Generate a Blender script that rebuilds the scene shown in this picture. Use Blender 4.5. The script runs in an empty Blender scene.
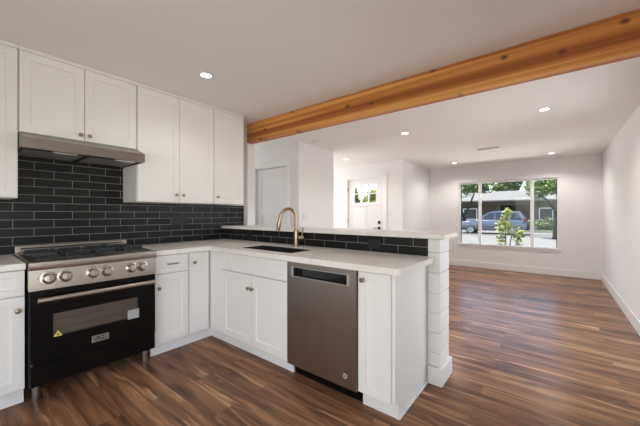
import bpy, bmesh, math, random
from mathutils import Vector, Matrix
R = math.radians
SC = bpy.context.scene
COL = SC.collection
random.seed(7)

# ------------------------------------------------------------------ camera, world, sun, large lights, exposure
cam_d = bpy.data.cameras.new('camera'); cam = bpy.data.objects.new('camera', cam_d); COL.objects.link(cam)
cam_d.sensor_width = 36.0; cam_d.lens = 298.3 / 640 * 36; cam_d.shift_y = 1.2 / 640; cam_d.clip_start = .02; cam_d.clip_end = 300
cam.location = (-.061, -3.296, 1.224); cam.rotation_euler = (R(90), 0, -R(51.66))
SC.camera = cam

world = bpy.data.worlds.new('sky'); SC.world = world; world.use_nodes = True
wn = world.node_tree.nodes; wl = world.node_tree.links
sky = wn.new('ShaderNodeTexSky'); sky.sky_type = 'NISHITA'; sky.sun_disc = False
sky.sun_elevation = R(70); sky.sun_rotation = R(-25); sky.altitude = 300; sky.air_density = 1.0; sky.dust_density = 1.5
wl.new(sky.outputs[0], wn['Background'].inputs[0]); wn['Background'].inputs[1].default_value = .5

def light(name, kind, loc, energy, color=(1, 1, 1), size=None, size_y=None, toward=None, parent=None, spot=None):
    d = bpy.data.lights.new(name, kind); d.energy = energy; d.color = color
    if kind == 'AREA':
        d.shape = 'RECTANGLE' if size_y else 'DISK'; d.size = size
        if size_y: d.size_y = size_y
    elif kind == 'SPOT':
        d.spot_size = spot; d.spot_blend = .6; d.shadow_soft_size = size
    o = bpy.data.objects.new(name, d); COL.objects.link(o); o.location = loc
    if toward is not None: o.rotation_euler = Vector(toward).to_track_quat('-Z', 'Y').to_euler()
    if parent: o.parent = parent
    return o
sun = light('sun', 'SUN', (0, 0, 20), 17.0, (1, .95, .88), toward=(.14, -.3, -1)); sun.data.angle = R(1)
# added fill lights outside made-up openings, all out of view
light('fill_light_back', 'AREA', (-.5, -4.13, 1.1), 24, (1, .95, .90), 1.9, 1.95, (0, 1, 0))
light('fill_light_west', 'AREA', (-1.76, -2.7, 1.1), 40, (1, .95, .90), 1.9, 1.95, (1, 0, 0))
light('fill_light_living', 'AREA', (3.45, -4.13, 1.06), 29, (1, .98, .965), 1.6, 1.95, (0, 1, 0))
light('fill_light_corridor', 'AREA', (2.95, 2.66, 1.4), 22, (1, .98, .965), .6, 1.5, (0, -1, 0))
light('fill_light_hall', 'AREA', (5.05, 2.66, 1.3), 58, (1, .98, .965), 1.3, 1.5, (0, -1, 0))
SC.view_settings.view_transform = 'Standard'; SC.view_settings.look = 'None'
SC.view_settings.gamma = 1; SC.view_settings.use_curve_mapping = False
SC.view_settings.exposure = 0.12
LAMP_W = 38.0; KITCHEN_LAMP_W = 9.5

# ------------------------------------------------------------------ materials
def mat(name, color, rough=.5, metal=0, spec=.5, coat=0, bump=None, noise=None, aniso=0):
    m = bpy.data.materials.new(name); m.use_nodes = True
    nt = m.node_tree; b = nt.nodes['Principled BSDF']
    b.inputs['Base Color'].default_value = (*color, 1); b.inputs['Roughness'].default_value = rough
    b.inputs['Metallic'].default_value = metal; b.inputs['Specular IOR Level'].default_value = spec
    b.inputs['Coat Weight'].default_value = coat; b.inputs['Anisotropic'].default_value = aniso
    tc = nt.nodes.new('ShaderNodeTexCoord')
    if noise:                                   # (scale xyz, amount) faint tonal variation
        mp = nt.nodes.new('ShaderNodeMapping'); mp.inputs['Scale'].default_value = noise[0]
        n = nt.nodes.new('ShaderNodeTexNoise'); n.inputs['Scale'].default_value = 1; n.inputs['Detail'].default_value = 5
        nt.links.new(tc.outputs['Object'], mp.inputs[0]); nt.links.new(mp.outputs[0], n.inputs['Vector'])
        rp = nt.nodes.new('ShaderNodeValToRGB'); a = noise[1]
        rp.color_ramp.elements[0].position = .3; rp.color_ramp.elements[1].position = .7
        rp.color_ramp.elements[0].color = (*[c * (1 - a) for c in color], 1)
        rp.color_ramp.elements[1].color = (*[min(1, c * (1 + a)) for c in color], 1)
        nt.links.new(n.outputs[0], rp.inputs[0]); nt.links.new(rp.outputs[0], b.inputs['Base Color'])
    if bump:
        n = nt.nodes.new('ShaderNodeTexNoise'); n.inputs['Scale'].default_value = bump[0]; n.inputs['Detail'].default_value = 4
        bp = nt.nodes.new('ShaderNodeBump'); bp.inputs['Strength'].default_value = bump[1]; bp.inputs['Distance'].default_value = .002
        nt.links.new(tc.outputs['Object'], n.inputs['Vector']); nt.links.new(n.outputs[0], bp.inputs['Height'])
        nt.links.new(bp.outputs[0], b.inputs['Normal'])
    return m

M = {}
M['wall'] = mat('wall_paint', (.86, .845, .84), .75, spec=.3, bump=(90, .12))
M['ceil'] = mat('ceiling_paint', (.88, .845, .815), .85, spec=.2, bump=(120, .15))
M['ceil_living'] = mat('ceiling_paint_light_tuned', (.91, .895, .885), .85, spec=.2, bump=(120, .15))  # ceiling paint made whiter, offsetting the warm floor bounce in its colour
M['cab'] = mat('cabinet_white', (.85, .825, .81), .5, spec=.35)
M['trim'] = mat('trim_white', (.86, .85, .84), .4)
M['door'] = mat('door_white', (.80, .78, .775), .45)
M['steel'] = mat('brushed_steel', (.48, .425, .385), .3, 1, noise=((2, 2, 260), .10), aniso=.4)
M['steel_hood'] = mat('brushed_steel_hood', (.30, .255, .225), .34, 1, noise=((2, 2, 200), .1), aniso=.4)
M['steel_dw'] = mat('brushed_steel_dark', (.39, .35, .32), .36, 1, noise=((160, 160, 1.5), .05), aniso=.4)
M['chrome'] = mat('chrome', (.52, .47, .43), .24, 1)
M['black'] = mat('black_enamel', (.005, .005, .0052), .15, spec=.22)
M['blackmat'] = mat('black_matte', (.012, .012, .013), .5)
M['iron'] = mat('cast_iron', (.035, .04, .044), .26)
M['sink'] = mat('black_granite', (.018, .018, .019), .45)
M['brass'] = mat('brushed_gold', (.47, .35, .215), .3, 1)
M['bronze'] = mat('knob_bronze', (.33, .265, .20), .3, 1)
M['plate'] = mat('white_plastic', (.80, .79, .77), .4)
M['glass_d'] = mat('dark_glass', (.012, .012, .013), .06)
M['rubber'] = mat('tyre', (.02, .02, .02), .8)
M['filter'] = mat('filter_mesh', (.36, .345, .33), .45, .3, noise=((150, 150, 150), .3))
M['card'] = mat('sticker_paper', (.42, .415, .41), .6)
M['yellow'] = mat('sticker_yellow', (.75, .62, .16), .6)
M['cavity'] = mat('oven_inside', (.46, .425, .395), .45, .2)

M['badge'] = mat('badge_silver', (.45, .425, .40), .4, .25)
def emit(name, color, s):
    m = bpy.data.materials.new(name); m.use_nodes = True; nt = m.node_tree; nt.nodes.clear()
    e = nt.nodes.new('ShaderNodeEmission'); e.inputs[0].default_value = (*color, 1); e.inputs[1].default_value = s
    o = nt.nodes.new('ShaderNodeOutputMaterial'); nt.links.new(e.outputs[0], o.inputs[0]); return m
M['lamp'] = emit('lamp_lens', (1, .95, .88), 6)
M['lamp_hood'] = mat('lamp_cover', (.9, .88, .85), .4)

def glass(name, tint, fac, rough=.02):
    m = bpy.data.materials.new(name); m.use_nodes = True; nt = m.node_tree; nt.nodes.clear()
    t = nt.nodes.new('ShaderNodeBsdfTransparent'); t.inputs[0].default_value = (*tint, 1)
    g = nt.nodes.new('ShaderNodeBsdfGlossy'); g.inputs['Roughness'].default_value = rough
    fr = nt.nodes.new('ShaderNodeLayerWeight'); fr.inputs[0].default_value = fac
    mx = nt.nodes.new('ShaderNodeMixShader'); o = nt.nodes.new('ShaderNodeOutputMaterial')
    nt.links.new(fr.outputs['Fresnel'], mx.inputs[0]); nt.links.new(t.outputs[0], mx.inputs[1]); nt.links.new(g.outputs[0], mx.inputs[2])
    nt.links.new(mx.outputs[0], o.inputs[0]); return m
M['glass'] = glass('window_glass', (.97, .985, .98), .18)
M['oven_glass'] = glass('oven_glass', (.8, .77, .75), .3, .05)

def wood_floor():
    m = bpy.data.materials.new('walnut_planks'); m.use_nodes = True; nt = m.node_tree; N = nt.nodes.new; L = nt.links.new
    b = nt.nodes['Principled BSDF']; tc = N('ShaderNodeTexCoord')
    sx = N('ShaderNodeSeparateXYZ'); L(tc.outputs['Object'], sx.inputs[0])
    cb = N('ShaderNodeCombineXYZ'); L(sx.outputs['Y'], cb.inputs['X']); L(sx.outputs['X'], cb.inputs['Y'])
    br = N('ShaderNodeTexBrick'); br.offset = .37; br.offset_frequency = 2; br.inputs['Scale'].default_value = 1
    br.inputs['Brick Width'].default_value = 1.22; br.inputs['Row Height'].default_value = .155
    br.inputs['Mortar Size'].default_value = .0008; br.inputs['Mortar Smooth'].default_value = .1
    br.inputs['Color1'].default_value = (0, 0, 0, 1); br.inputs['Color2'].default_value = (1, 1, 1, 1)
    L(cb.outputs[0], br.inputs['Vector'])
    # grain coordinates: stretched along the plank, shifted per plank
    sep = N('ShaderNodeSeparateColor'); L(br.outputs['Color'], sep.inputs[0])
    mul = N('ShaderNodeMath'); mul.operation = 'MULTIPLY'; mul.inputs[1].default_value = 37; L(sep.outputs[0], mul.inputs[0])
    def grain(sa, sb, detail, dist):
        c = N('ShaderNodeCombineXYZ')
        a1 = N('ShaderNodeMath'); a1.operation = 'MULTIPLY'; a1.inputs[1].default_value = sa; L(sx.outputs['Y'], a1.inputs[0])
        a2 = N('ShaderNodeMath'); a2.operation = 'MULTIPLY'; a2.inputs[1].default_value = sb; L(sx.outputs['X'], a2.inputs[0])
        L(a1.outputs[0], c.inputs[0]); L(a2.outputs[0], c.inputs[1]); L(mul.outputs[0], c.inputs[2])
        n = N('ShaderNodeTexNoise'); n.inputs['Scale'].default_value = 1; n.inputs['Detail'].default_value = detail
        n.inputs['Distortion'].default_value = dist; L(c.outputs[0], n.inputs['Vector']); return n
    n1 = grain(1.5, 14, 5, .8); n2 = grain(4, 90, 3, .2); n3 = grain(.9, 9, 3, 1.4)
    r1 = N('ShaderNodeValToRGB'); L(n1.outputs[0], r1.inputs[0])
    e = r1.color_ramp.elements; e[0].position = .30; e[0].color = (.105, .051, .032, 1); e[1].position = .74; e[1].color = (.47, .24, .125, 1)
    k = e.new(.52); k.color = (.27, .134, .074, 1)
    r3 = N('ShaderNodeValToRGB'); L(n3.outputs[0], r3.inputs[0])
    e = r3.color_ramp.elements; e[0].position = .60; e[0].color = (0, 0, 0, 1); e[1].position = .72; e[1].color = (1, 1, 1, 1)
    mx = N('ShaderNodeMix'); mx.data_type = 'RGBA'; L(r3.outputs[0], mx.inputs['Factor'])
    L(r1.outputs[0], mx.inputs['A']); mx.inputs['B'].default_value = (.70, .40, .22, 1)
    # plank tone
    rt = N('ShaderNodeMapRange'); rt.inputs['To Min'].default_value = .68; rt.inputs['To Max'].default_value = 1.2; L(sep.outputs[0], rt.inputs[0])
    rg = N('ShaderNodeMapRange'); rg.inputs['From Min'].default_value = .3; rg.inputs['From Max'].default_value = .7
    rg.inputs['To Min'].default_value = .82; rg.inputs['To Max'].default_value = 1.12; L(n2.outputs[0], rg.inputs[0])
    t = N('ShaderNodeMath'); t.operation = 'MULTIPLY'; L(rt.outputs[0], t.inputs[0]); L(rg.outputs[0], t.inputs[1])
    vm = N('ShaderNodeVectorMath'); vm.operation = 'SCALE'; L(mx.outputs['Result'], vm.inputs[0]); L(t.outputs[0], vm.inputs['Scale'])
    mm = N('ShaderNodeMix'); mm.data_type = 'RGBA'; L(br.outputs['Fac'], mm.inputs['Factor']); L(vm.outputs[0], mm.inputs['A']); mm.inputs['B'].default_value = (.05, .027, .017, 1)
    L(mm.outputs['Result'], b.inputs['Base Color']); b.inputs['Roughness'].default_value = .27; b.inputs['Specular IOR Level'].default_value = .17
    bp = N('ShaderNodeBump'); bp.inputs['Strength'].default_value = .15; bp.inputs['Distance'].default_value = .001
    L(n2.outputs[0], bp.inputs['Height']); L(bp.outputs[0], b.inputs['Normal'])
    return m
M['floor'] = wood_floor()

def beam_wood():
    m = bpy.data.materials.new('fir_beam'); m.use_nodes = True; nt = m.node_tree; N = nt.nodes.new; L = nt.links.new
    b = nt.nodes['Principled BSDF']; tc = N('ShaderNodeTexCoord')
    mp = N('ShaderNodeMapping'); mp.inputs['Scale'].default_value = (17, .22, 17); L(tc.outputs['Object'], mp.inputs[0])
    n = N('ShaderNodeTexNoise'); n.inputs['Scale'].default_value = 1; n.inputs['Detail'].default_value = 5; n.inputs['Distortion'].default_value = .7
    L(mp.outputs[0], n.inputs['Vector'])
    r = N('ShaderNodeValToRGB'); L(n.outputs[0], r.inputs[0]); e = r.color_ramp.elements
    e[0].position = .33; e[0].color = (.34, .09, .015, 1); e[1].position = .66; e[1].color = (.86, .42, .115, 1); k = e.new(.5); k.color = (.58, .205, .038, 1)
    # knots
    mk = N('ShaderNodeMapping'); mk.inputs['Scale'].default_value = (0, 2.6, 3.6); L(tc.outputs['Object'], mk.inputs[0])
    vo = N('ShaderNodeTexVoronoi'); vo.voronoi_dimensions = '2D'; vo.inputs['Scale'].default_value = 1; ks = N('ShaderNodeSeparateXYZ'); L(mk.outputs[0], ks.inputs[0]); kc = N('ShaderNodeCombineXYZ'); L(ks.outputs['Y'], kc.inputs[0]); L(ks.outputs['Z'], kc.inputs[1]); L(kc.outputs[0], vo.inputs['Vector'])
    rk = N('ShaderNodeValToRGB'); L(vo.outputs['Distance'], rk.inputs[0]); e = rk.color_ramp.elements
    e[0].position = .03; e[0].color = (1, 1, 1, 1); e[1].position = .085; e[1].color = (0, 0, 0, 1)
    mx = N('ShaderNodeMix'); mx.data_type = 'RGBA'; L(rk.outputs[0], mx.inputs['Factor']); L(r.outputs[0], mx.inputs['A']); mx.inputs['B'].default_value = (.17, .055, .014, 1)
    L(mx.outputs['Result'], b.inputs['Base Color']); b.inputs['Roughness'].default_value = .5
    return m
M['beam'] = beam_wood()

def tile(name, axis, off_u, off_z):
    m = bpy.data.materials.new(name); m.use_nodes = True; nt = m.node_tree; N = nt.nodes.new; L = nt.links.new
    b = nt.nodes['Principled BSDF']; tc = N('ShaderNodeTexCoord'); sx = N('ShaderNodeSeparateXYZ'); L(tc.outputs['Object'], sx.inputs[0])
    au = N('ShaderNodeMath'); au.inputs[1].default_value = -off_u; L(sx.outputs[axis], au.inputs[0])
    az = N('ShaderNodeMath'); az.inputs[1].default_value = -off_z; L(sx.outputs['Z'], az.inputs[0])
    cb = N('ShaderNodeCombineXYZ'); L(au.outputs[0], cb.inputs[0]); L(az.outputs[0], cb.inputs[1])
    br = N('ShaderNodeTexBrick'); br.offset = .5; br.inputs['Scale'].default_value = 1
    br.inputs['Brick Width'].default_value = .242; br.inputs['Row Height'].default_value = .0665
    br.inputs['Mortar Size'].default_value = .0022; br.inputs['Mortar Smooth'].default_value = .15
    br.inputs['Color1'].default_value = (.010, .010, .0105, 1); br.inputs['Color2'].default_value = (.019, .0185, .019, 1)
    br.inputs['Mortar'].default_value = (.27, .26, .25, 1); L(cb.outputs[0], br.inputs['Vector'])
    n = N('ShaderNodeTexNoise'); n.inputs['Scale'].default_value = 28; L(tc.outputs['Object'], n.inputs['Vector'])
    L(br.outputs['Color'], b.inputs['Base Color'])
    rr = N('ShaderNodeMapRange'); rr.inputs['To Min'].default_value = .28; rr.inputs['To Max'].default_value = .46; b.inputs['Specular IOR Level'].default_value = .22; L(n.outputs[0], rr.inputs[0])
    L(rr.outputs[0], b.inputs['Roughness'])
    inv = N('ShaderNodeMath'); inv.operation = 'SUBTRACT'; inv.inputs[0].default_value = 1; L(br.outputs['Fac'], inv.inputs[1])
    ad = N('ShaderNodeMath'); ad.operation = 'MULTIPLY_ADD'; ad.inputs[1].default_value = .25; L(n.outputs[0], ad.inputs[0]); L(inv.outputs[0], ad.inputs[2])
    bp = N('ShaderNodeBump'); bp.inputs['Strength'].default_value = .5; bp.inputs['Distance'].default_value = .003
    L(ad.outputs[0], bp.inputs['Height']); L(bp.outputs[0], b.inputs['Normal'])
    return m
M['tile_x'] = tile('charcoal_tile', 'X', .273, .914)
M['tile_y'] = tile('charcoal_tile_ledge', 'Y', -1.965, .914)

def quartz():
    m = bpy.data.materials.new('white_quartz'); m.use_nodes = True; nt = m.node_tree; N = nt.nodes.new; L = nt.links.new
    b = nt.nodes['Principled BSDF']; tc = N('ShaderNodeTexCoord')
    n = N('ShaderNodeTexNoise'); n.inputs['Scale'].default_value = 2.2; n.inputs['Detail'].default_value = 8; n.inputs['Distortion'].default_value = 1.2
    L(tc.outputs['Object'], n.inputs['Vector'])
    r = N('ShaderNodeValToRGB'); L(n.outputs[0], r.inputs[0]); e = r.color_ramp.elements
    e[0].position = .40; e[0].color = (.84, .81, .77, 1); e[1].position = .6; e[1].color = (.86, .83, .795, 1)
    k = e.new(.475); k.color = (.85, .82, .78, 1); k = e.new(.5); k.color = (.79, .755, .715, 1); k = e.new(.525); k.color = (.855, .825, .79, 1)
    L(r.outputs[0], b.inputs['Base Color']); b.inputs['Roughness'].default_value = .32; b.inputs['Specular IOR Level'].default_value = .35
    return m
M['quartz'] = quartz()

# ------------------------------------------------------------------ mesh helpers
class MB:
    def __init__(s): s.bm = bmesh.new(); s.mats = []; s.mi = 0
    def box(s, x0, x1, y0, y1, z0, z1, bev=0, seg=2, rot=None):
        r = bmesh.ops.create_cube(s.bm, size=1)
        vs = r['verts']
        bmesh.ops.scale(s.bm, vec=(abs(x1 - x0), abs(y1 - y0), abs(z1 - z0)), verts=vs)
        if rot: bmesh.ops.rotate(s.bm, cent=(0, 0, 0), matrix=rot, verts=vs)
        bmesh.ops.translate(s.bm, vec=((x0 + x1) / 2, (y0 + y1) / 2, (z0 + z1) / 2), verts=vs)
        if bev:
            ed = list({e for v in vs for e in v.link_edges})
            bmesh.ops.bevel(s.bm, geom=ed, offset=bev, segments=seg, profile=.5, affect='EDGES')
        return s
    def cyl(s, p0, p1, r0, r1=None, n=24, caps=True):
        p0 = Vector(p0); p1 = Vector(p1); d = p1 - p0; r1 = r0 if r1 is None else r1
        mt = Matrix.Translation((p0 + p1) / 2) @ d.to_track_quat('Z', 'Y').to_matrix().to_4x4()
        bmesh.ops.create_cone(s.bm, cap_ends=caps, segments=n, radius1=r0, radius2=r1, depth=d.length, matrix=mt); return s
    def lathe(s, p0, axis, prof, n=24):
        """prof: list of (distance along axis, radius)"""
        q = Vector(axis).to_track_quat('Z', 'Y').to_matrix(); p0 = Vector(p0); rings = []
        for h, r in prof:
            rings.append([s.bm.verts.new(p0 + q @ Vector((r * math.cos(2 * math.pi * i / n), r * math.sin(2 * math.pi * i / n), h))) for i in range(n)])
        for a, b in zip(rings, rings[1:]):
            for i in range(n): s.bm.faces.new((a[i], a[(i + 1) % n], b[(i + 1) % n], b[i]))
        s.bm.faces.new(rings[0][::-1]); s.bm.faces.new(rings[-1]); return s
    def tube(s, pts, r, n=16):
        pts = [Vector(p) for p in pts]; rr = r if isinstance(r, (list, tuple)) else [r] * len(pts); rings = []
        up = Vector((.3, .9, .2))
        for i, p in enumerate(pts):
            d = (pts[min(i + 1, len(pts) - 1)] - pts[max(i - 1, 0)]).normalized()
            a = d.cross(up).normalized(); b = d.cross(a).normalized()
            rings.append([s.bm.verts.new(p + rr[i] * (a * math.cos(2 * math.pi * k / n) + b * math.sin(2 * math.pi * k / n))) for k in range(n)])
        for a, b in zip(rings, rings[1:]):
            for k in range(n): s.bm.faces.new((a[k], a[(k + 1) % n], b[(k + 1) % n], b[k]))
        s.bm.faces.new(rings[0][::-1]); s.bm.faces.new(rings[-1]); return s
    def prism(s, poly, axis, t0, t1, bev=0):
        """poly of 2D points; axis 'X','Y','Z' is the extrusion"""
        def mk(a, b, t): return {'X': (t, a, b), 'Y': (a, t, b), 'Z': (a, b, t)}[axis]
        lo = [s.bm.verts.new(mk(a, b, t0)) for a, b in poly]; hi = [s.bm.verts.new(mk(a, b, t1)) for a, b in poly]
        n = len(poly); fs = [s.bm.faces.new(lo[::-1]), s.bm.faces.new(hi)]
        for i in range(n): fs.append(s.bm.faces.new((lo[i], lo[(i + 1) % n], hi[(i + 1) % n], hi[i])))
        if bev:
            ed = list({e for f in fs[:2] for e in f.edges})
            bmesh.ops.bevel(s.bm, geom=ed, offset=bev, segments=2, profile=.5, affect='EDGES')
        return s
    def cells(s, us, vs, holes, t0, t1, mp):
        """slab over a grid minus the cells whose centre lies in a hole (u0,u1,v0,v1)"""
        us = sorted(set(us)); vs = sorted(set(vs)); V = {}
        def vt(i, j, t):
            if (i, j, t) not in V: V[i, j, t] = s.bm.verts.new(mp(us[i], vs[j], t))
            return V[i, j, t]
        nu, nv = len(us) - 1, len(vs) - 1
        def full(i, j):
            if not (0 <= i < nu and 0 <= j < nv): return False
            u = (us[i] + us[i + 1]) / 2; v = (vs[j] + vs[j + 1]) / 2
            return not any(h[0] < u < h[1] and h[2] < v < h[3] for h in holes)
        for i in range(nu):
            for j in range(nv):
                if not full(i, j): continue
                for t in (t0, t1): s.bm.faces.new([vt(i, j, t), vt(i + 1, j, t), vt(i + 1, j + 1, t), vt(i, j + 1, t)])
                for di, dj, a, b in ((-1, 0, (i, j), (i, j + 1)), (1, 0, (i + 1, j), (i + 1, j + 1)), (0, -1, (i, j), (i + 1, j)), (0, 1, (i, j + 1), (i + 1, j + 1))):
                    if not full(i + di, j + dj): s.bm.faces.new([vt(*a, t0), vt(*b, t0), vt(*b, t1), vt(*a, t1)])
        return s
    def shaker(s, w, h, x0=0, z0=0, y=0, th=.02, fr=.057, rec=.009):
        """shaker slab, front face at y (towards -Y)"""
        x1, z1 = x0 + w, z0 + h; B = s.bm.verts.new; e = .0015
        def ring(ix, yy): return [B((x0 + ix, yy, z0 + ix)), B((x1 - ix, yy, z0 + ix)), B((x1 - ix, yy, z1 - ix)), B((x0 + ix, yy, z1 - ix))]
        rs = [ring(0, y + th), ring(0, y + e), ring(e, y), ring(fr, y), ring(fr + .003, y + rec)]
        s.bm.faces.new(rs[0]); s.bm.faces.new(rs[-1])
        for a, b in zip(rs, rs[1:]):
            for i in range(4): s.bm.faces.new((a[i], a[(i + 1) % 4], b[(i + 1) % 4], b[i]))
        return s
    def build(s, name, m, parent=None, smooth=False, loc=None):
        bmesh.ops.recalc_face_normals(s.bm, faces=s.bm.faces)
        me = bpy.data.meshes.new(name); s.bm.to_mesh(me); s.bm.free()
        me.materials.append(M[m] if isinstance(m, str) else m)
        if smooth:
            for p in me.polygons: p.use_smooth = True
            try: me.set_sharp_from_angle(angle=R(40))
            except Exception: pass
        o = bpy.data.objects.new(name, me); COL.objects.link(o)
        if parent: o.parent = parent
        if loc: o.location = loc
        return o

def tag(o, label=None, cat=None, group=None, kind=None):
    for k, v in (('label', label), ('category', cat), ('group', group), ('kind', kind)):
        if v: o[k] = v
    return o
def thing(name, label, cat, loc=(0, 0, 0), rz=0, group=None, kind=None):
    o = bpy.data.objects.new(name, None); COL.objects.link(o); o.empty_display_size = .1
    o.location = loc; o.rotation_euler = (0, 0, rz)
    return tag(o, label, cat, group, kind)
def copy_tree(o, parent=None):
    c = o.copy(); COL.objects.link(c)
    if parent: c.parent = parent
    for ch in list(o.children): copy_tree(ch, c)
    return c
def struct(o): o['kind'] = 'structure'; return o

XY = lambda u, v, t: (u, v, t)
XZ = lambda u, v, t: (u, t, v)
YZ = lambda u, v, t: (t, u, v)
def wall_xz(x0, x1, y0, y1, z0, z1, holes=()):
    b = MB(); us = [x0, x1] + [q for h in holes for q in h[:2]]; vs = [z0, z1] + [q for h in holes for q in h[2:]]
    return b.cells(us, vs, holes, y0, y1, XZ)
def wall_yz(y0, y1, x0, x1, z0, z1, holes=()):
    b = MB(); us = [y0, y1] + [q for h in holes for q in h[:2]]; vs = [z0, z1] + [q for h in holes for q in h[2:]]
    return b.cells(us, vs, holes, x0, x1, YZ)

ZK, ZL = 2.411, 2.352          # kitchen and living room ceiling
YS = -3.97                     # south wall face
# ------------------------------------------------------------------ structure
struct(MB().cells([-1.7, 5.96, 7.65], [-4.07, -.707, 2.6], [(5.96, 7.7, -.707, 2.7)], -.06, 0, XY).build('floor', 'floor'))
struct(MB().box(-1.7, 2.519, -4.07, .1, ZK, ZK + .2).build('ceiling', 'ceil'))
struct(MB().cells([2.521, 5.96, 7.65], [-4.07, -.707, 2.6], [(5.96, 7.7, -.707, 2.7)], ZL, ZL + .26, XY).build('ceiling', 'ceil_living'))
wr = struct(wall_xz(-1.6, 2.571, 0, .1, 0, ZK).build('wall_range', 'wall'))
struct(MB().box(2.446, 2.571, -.088, -.001, 0, ZK - .001).build('wall_stub', 'wall'))
struct(wall_yz(.1, 2.5, 2.471, 2.571, 0, ZL).build('wall_hall', 'wall'))
WH = (4.4, 5.7, .5, 2.1); WC = (2.65, 3.25, .6, 2.2)
struct(wall_xz(2.571, 5.96, 2.5, 2.6, 0, ZL, [WH, WC]).build('wall_north', 'wall'))
# hall closet block with the interior door in its west face
DH = (.07, .872, 0, 2.02)
struct(wall_yz(-.16, 2.5, 3.37, 3.47, 0, ZL, [DH]).build('wall_closet', 'wall'))
struct(MB().box(3.47, 4.30, -.16, -.06, 0, ZL).build('wall_closet_side', 'wall'))
struct(MB().box(4.20, 4.30, -.06, 2.5, 0, ZL).build('wall_closet_back', 'wall'))
DF = (-.36, .56, 0, 2.035)
struct(wall_yz(-.707, 2.5, 5.86, 5.96, 0, ZL, [DF]).build('wall_entry', 'wall'))
struct(MB().box(5.86, 7.55, -.807, -.707, 0, ZL).build('wall_bay', 'wall'))
WN = (-3.345, -1.49, .515, 1.965)
struct(wall_yz(-4.07, -.707, 7.55, 7.65, 0, ZL, [WN]).build('wall_east', 'wall'))
WB = (-1.5, .5, .04, 2.1); WS = (2.62, 4.28, .04, 2.08)
struct(wall_xz(-1.7, 7.55, -4.07, YS, 0, ZK, [WB, WS]).build('wall_south', 'wall'))
WP = (-3.7, -1.7, .04, 2.08)
struct(wall_yz(-3.97, .1, -1.7, -1.6, 0, ZK, [WP]).build('wall_west', 'wall'))

# pony wall behind the peninsula, clad in shiplap at its end
pw = struct(MB().box(2.156, 2.346, -2.628, -.001, 0, 1.046).build('wall_peninsula', 'wall'))
sl = MB()
zs = [.127, .224, .368, .512, .656, .80, .944, 1.046]
for a, b in zip(zs, zs[1:]):
    sl.box(2.138, 2.366, -2.648, -2.562, a + .003, b - .003, .003, 1)
sl.build('shiplap', 'trim', pw)
MB().box(2.151, 2.352, -2.634, -2.564, .1, 1.046).build('shiplap_backing', 'trim', pw)
MB().box(2.118, 2.38, -2.668, -2.5645, 0, .127, .004).build('base_trim', 'trim', pw)
MB().box(2.347, 2.366, -2.56, -.09, 0, .127, .004).build('base_trim', 'trim', pw)
MB().box(2.147, 2.1555, -2.5615, -.0095, .915, 1.0465).build('backsplash', 'tile_y', pw)
# tile on the range wall, running up behind the hood
sp = MB().cells([-.9, .268, 1.03, 2.445], [.915, 1.336, 1.80], [(-1, .268, 1.336, 2), (1.03, 3, 1.336, 2)], -.0085, 0, XZ)
sp.build('backsplash', 'tile_x', wr)

def base(name, x0, x1, y0, y1):
    o = MB().box(x0, x1, y0, y1, 0, .135, .004).build(name, 'trim'); return struct(o)
base('baseboard_east', 7.534, 7.549, -3.954, -.808)
base('baseboard_south', 4.25, 7.533, -3.969, -3.954)
base('baseboard_bay', 5.861, 7.533, -.822, -.808)
base('baseboard_closet', 3.371, 4.30, -.175, -.161)
base('baseboard_entry', 5.845, 5.859, -.706, -.46)

# ------------------------------------------------------------------ windows
def window_yz(name, x0, x1, rect, mull, fr=.035, m='trim', sill=True):
    y0, y1, z0, z1 = rect; e = .001
    w = thing(name, None, None, kind='structure')
    us = [y0 + e, y0 + fr, y1 - fr, y1 - e]; hs = []; edges = [y0 + fr]
    for c in mull: edges += [c - .03, c + .03]
    edges.append(y1 - fr); us += edges
    for a, b in zip(edges[::2], edges[1::2]): hs.append((a, b, z0 + fr, z1 - fr))
    MB().cells(us, [z0 + e, z0 + fr, z1 - fr, z1 - e], hs, x0, x1, YZ).build('window_frame', m, w)
    for h in hs: MB().box((x0 + x1) / 2 - .003, (x0 + x1) / 2 + .003, h[0] + .0005, h[1] - .0005, h[2] + .0005, h[3] - .0005).build('pane', 'glass', w)
    return w
w1 = window_yz('window_1', 7.585, 7.635, WN, [-2.905, -1.925], .03, 'trim')
for yy in (WN[0] + .031, WN[1] - .043): MB().box(7.592, 7.628, yy, yy + .012, WN[2] + .031, WN[3] - .031).build('gasket', 'blackmat', w1)
MB().box(7.515, 7.584, WN[0] - .03, WN[1] + .03, WN[2] + .001, WN[2] + .024, .004).build('window_sill', 'trim', w1)
MB().box(7.532, 7.5485, WN[0] - .05, WN[1] + .05, WN[3], WN[3] + .055, .004).build('window_head_trim', 'trim', w1)
MB().box(7.536, 7.5485, WN[0] - .045, WN[0], WN[2], WN[3], .003).build('window_side_trim', 'trim', w1)
MB().box(7.536, 7.5485, WN[1], WN[1] + .045, WN[2], WN[3], .003).build('window_side_trim', 'trim', w1)
MB().box(7.536, 7.5485, WN[0] - .045, WN[1] + .045, WN[2] - .05, WN[2], .003).build('window_apron', 'trim', w1)
def window_xz(name, y0, y1, rect, mull, fr=.05):
    x0, x1, z0, z1 = rect; e = .001; w = thing(name, None, None, kind='structure'); hs = []; edges = [x0 + fr]
    for c in mull: edges += [c - .03, c + .03]
    edges.append(x1 - fr)
    for a, b in zip(edges[::2], edges[1::2]): hs.append((a, b, z0 + fr, z1 - fr))
    MB().cells([x0 + e, x1 - e] + edges, [z0 + e, z0 + fr, z1 - fr, z1 - e], hs, y0, y1, XZ).build('window_frame', 'trim', w)
    for h in hs: MB().box(h[0] + .0005, h[1] - .0005, (y0 + y1) / 2 - .003, (y0 + y1) / 2 + .003, h[2] + .0005, h[3] - .0005).build('pane', 'glass', w)
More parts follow.
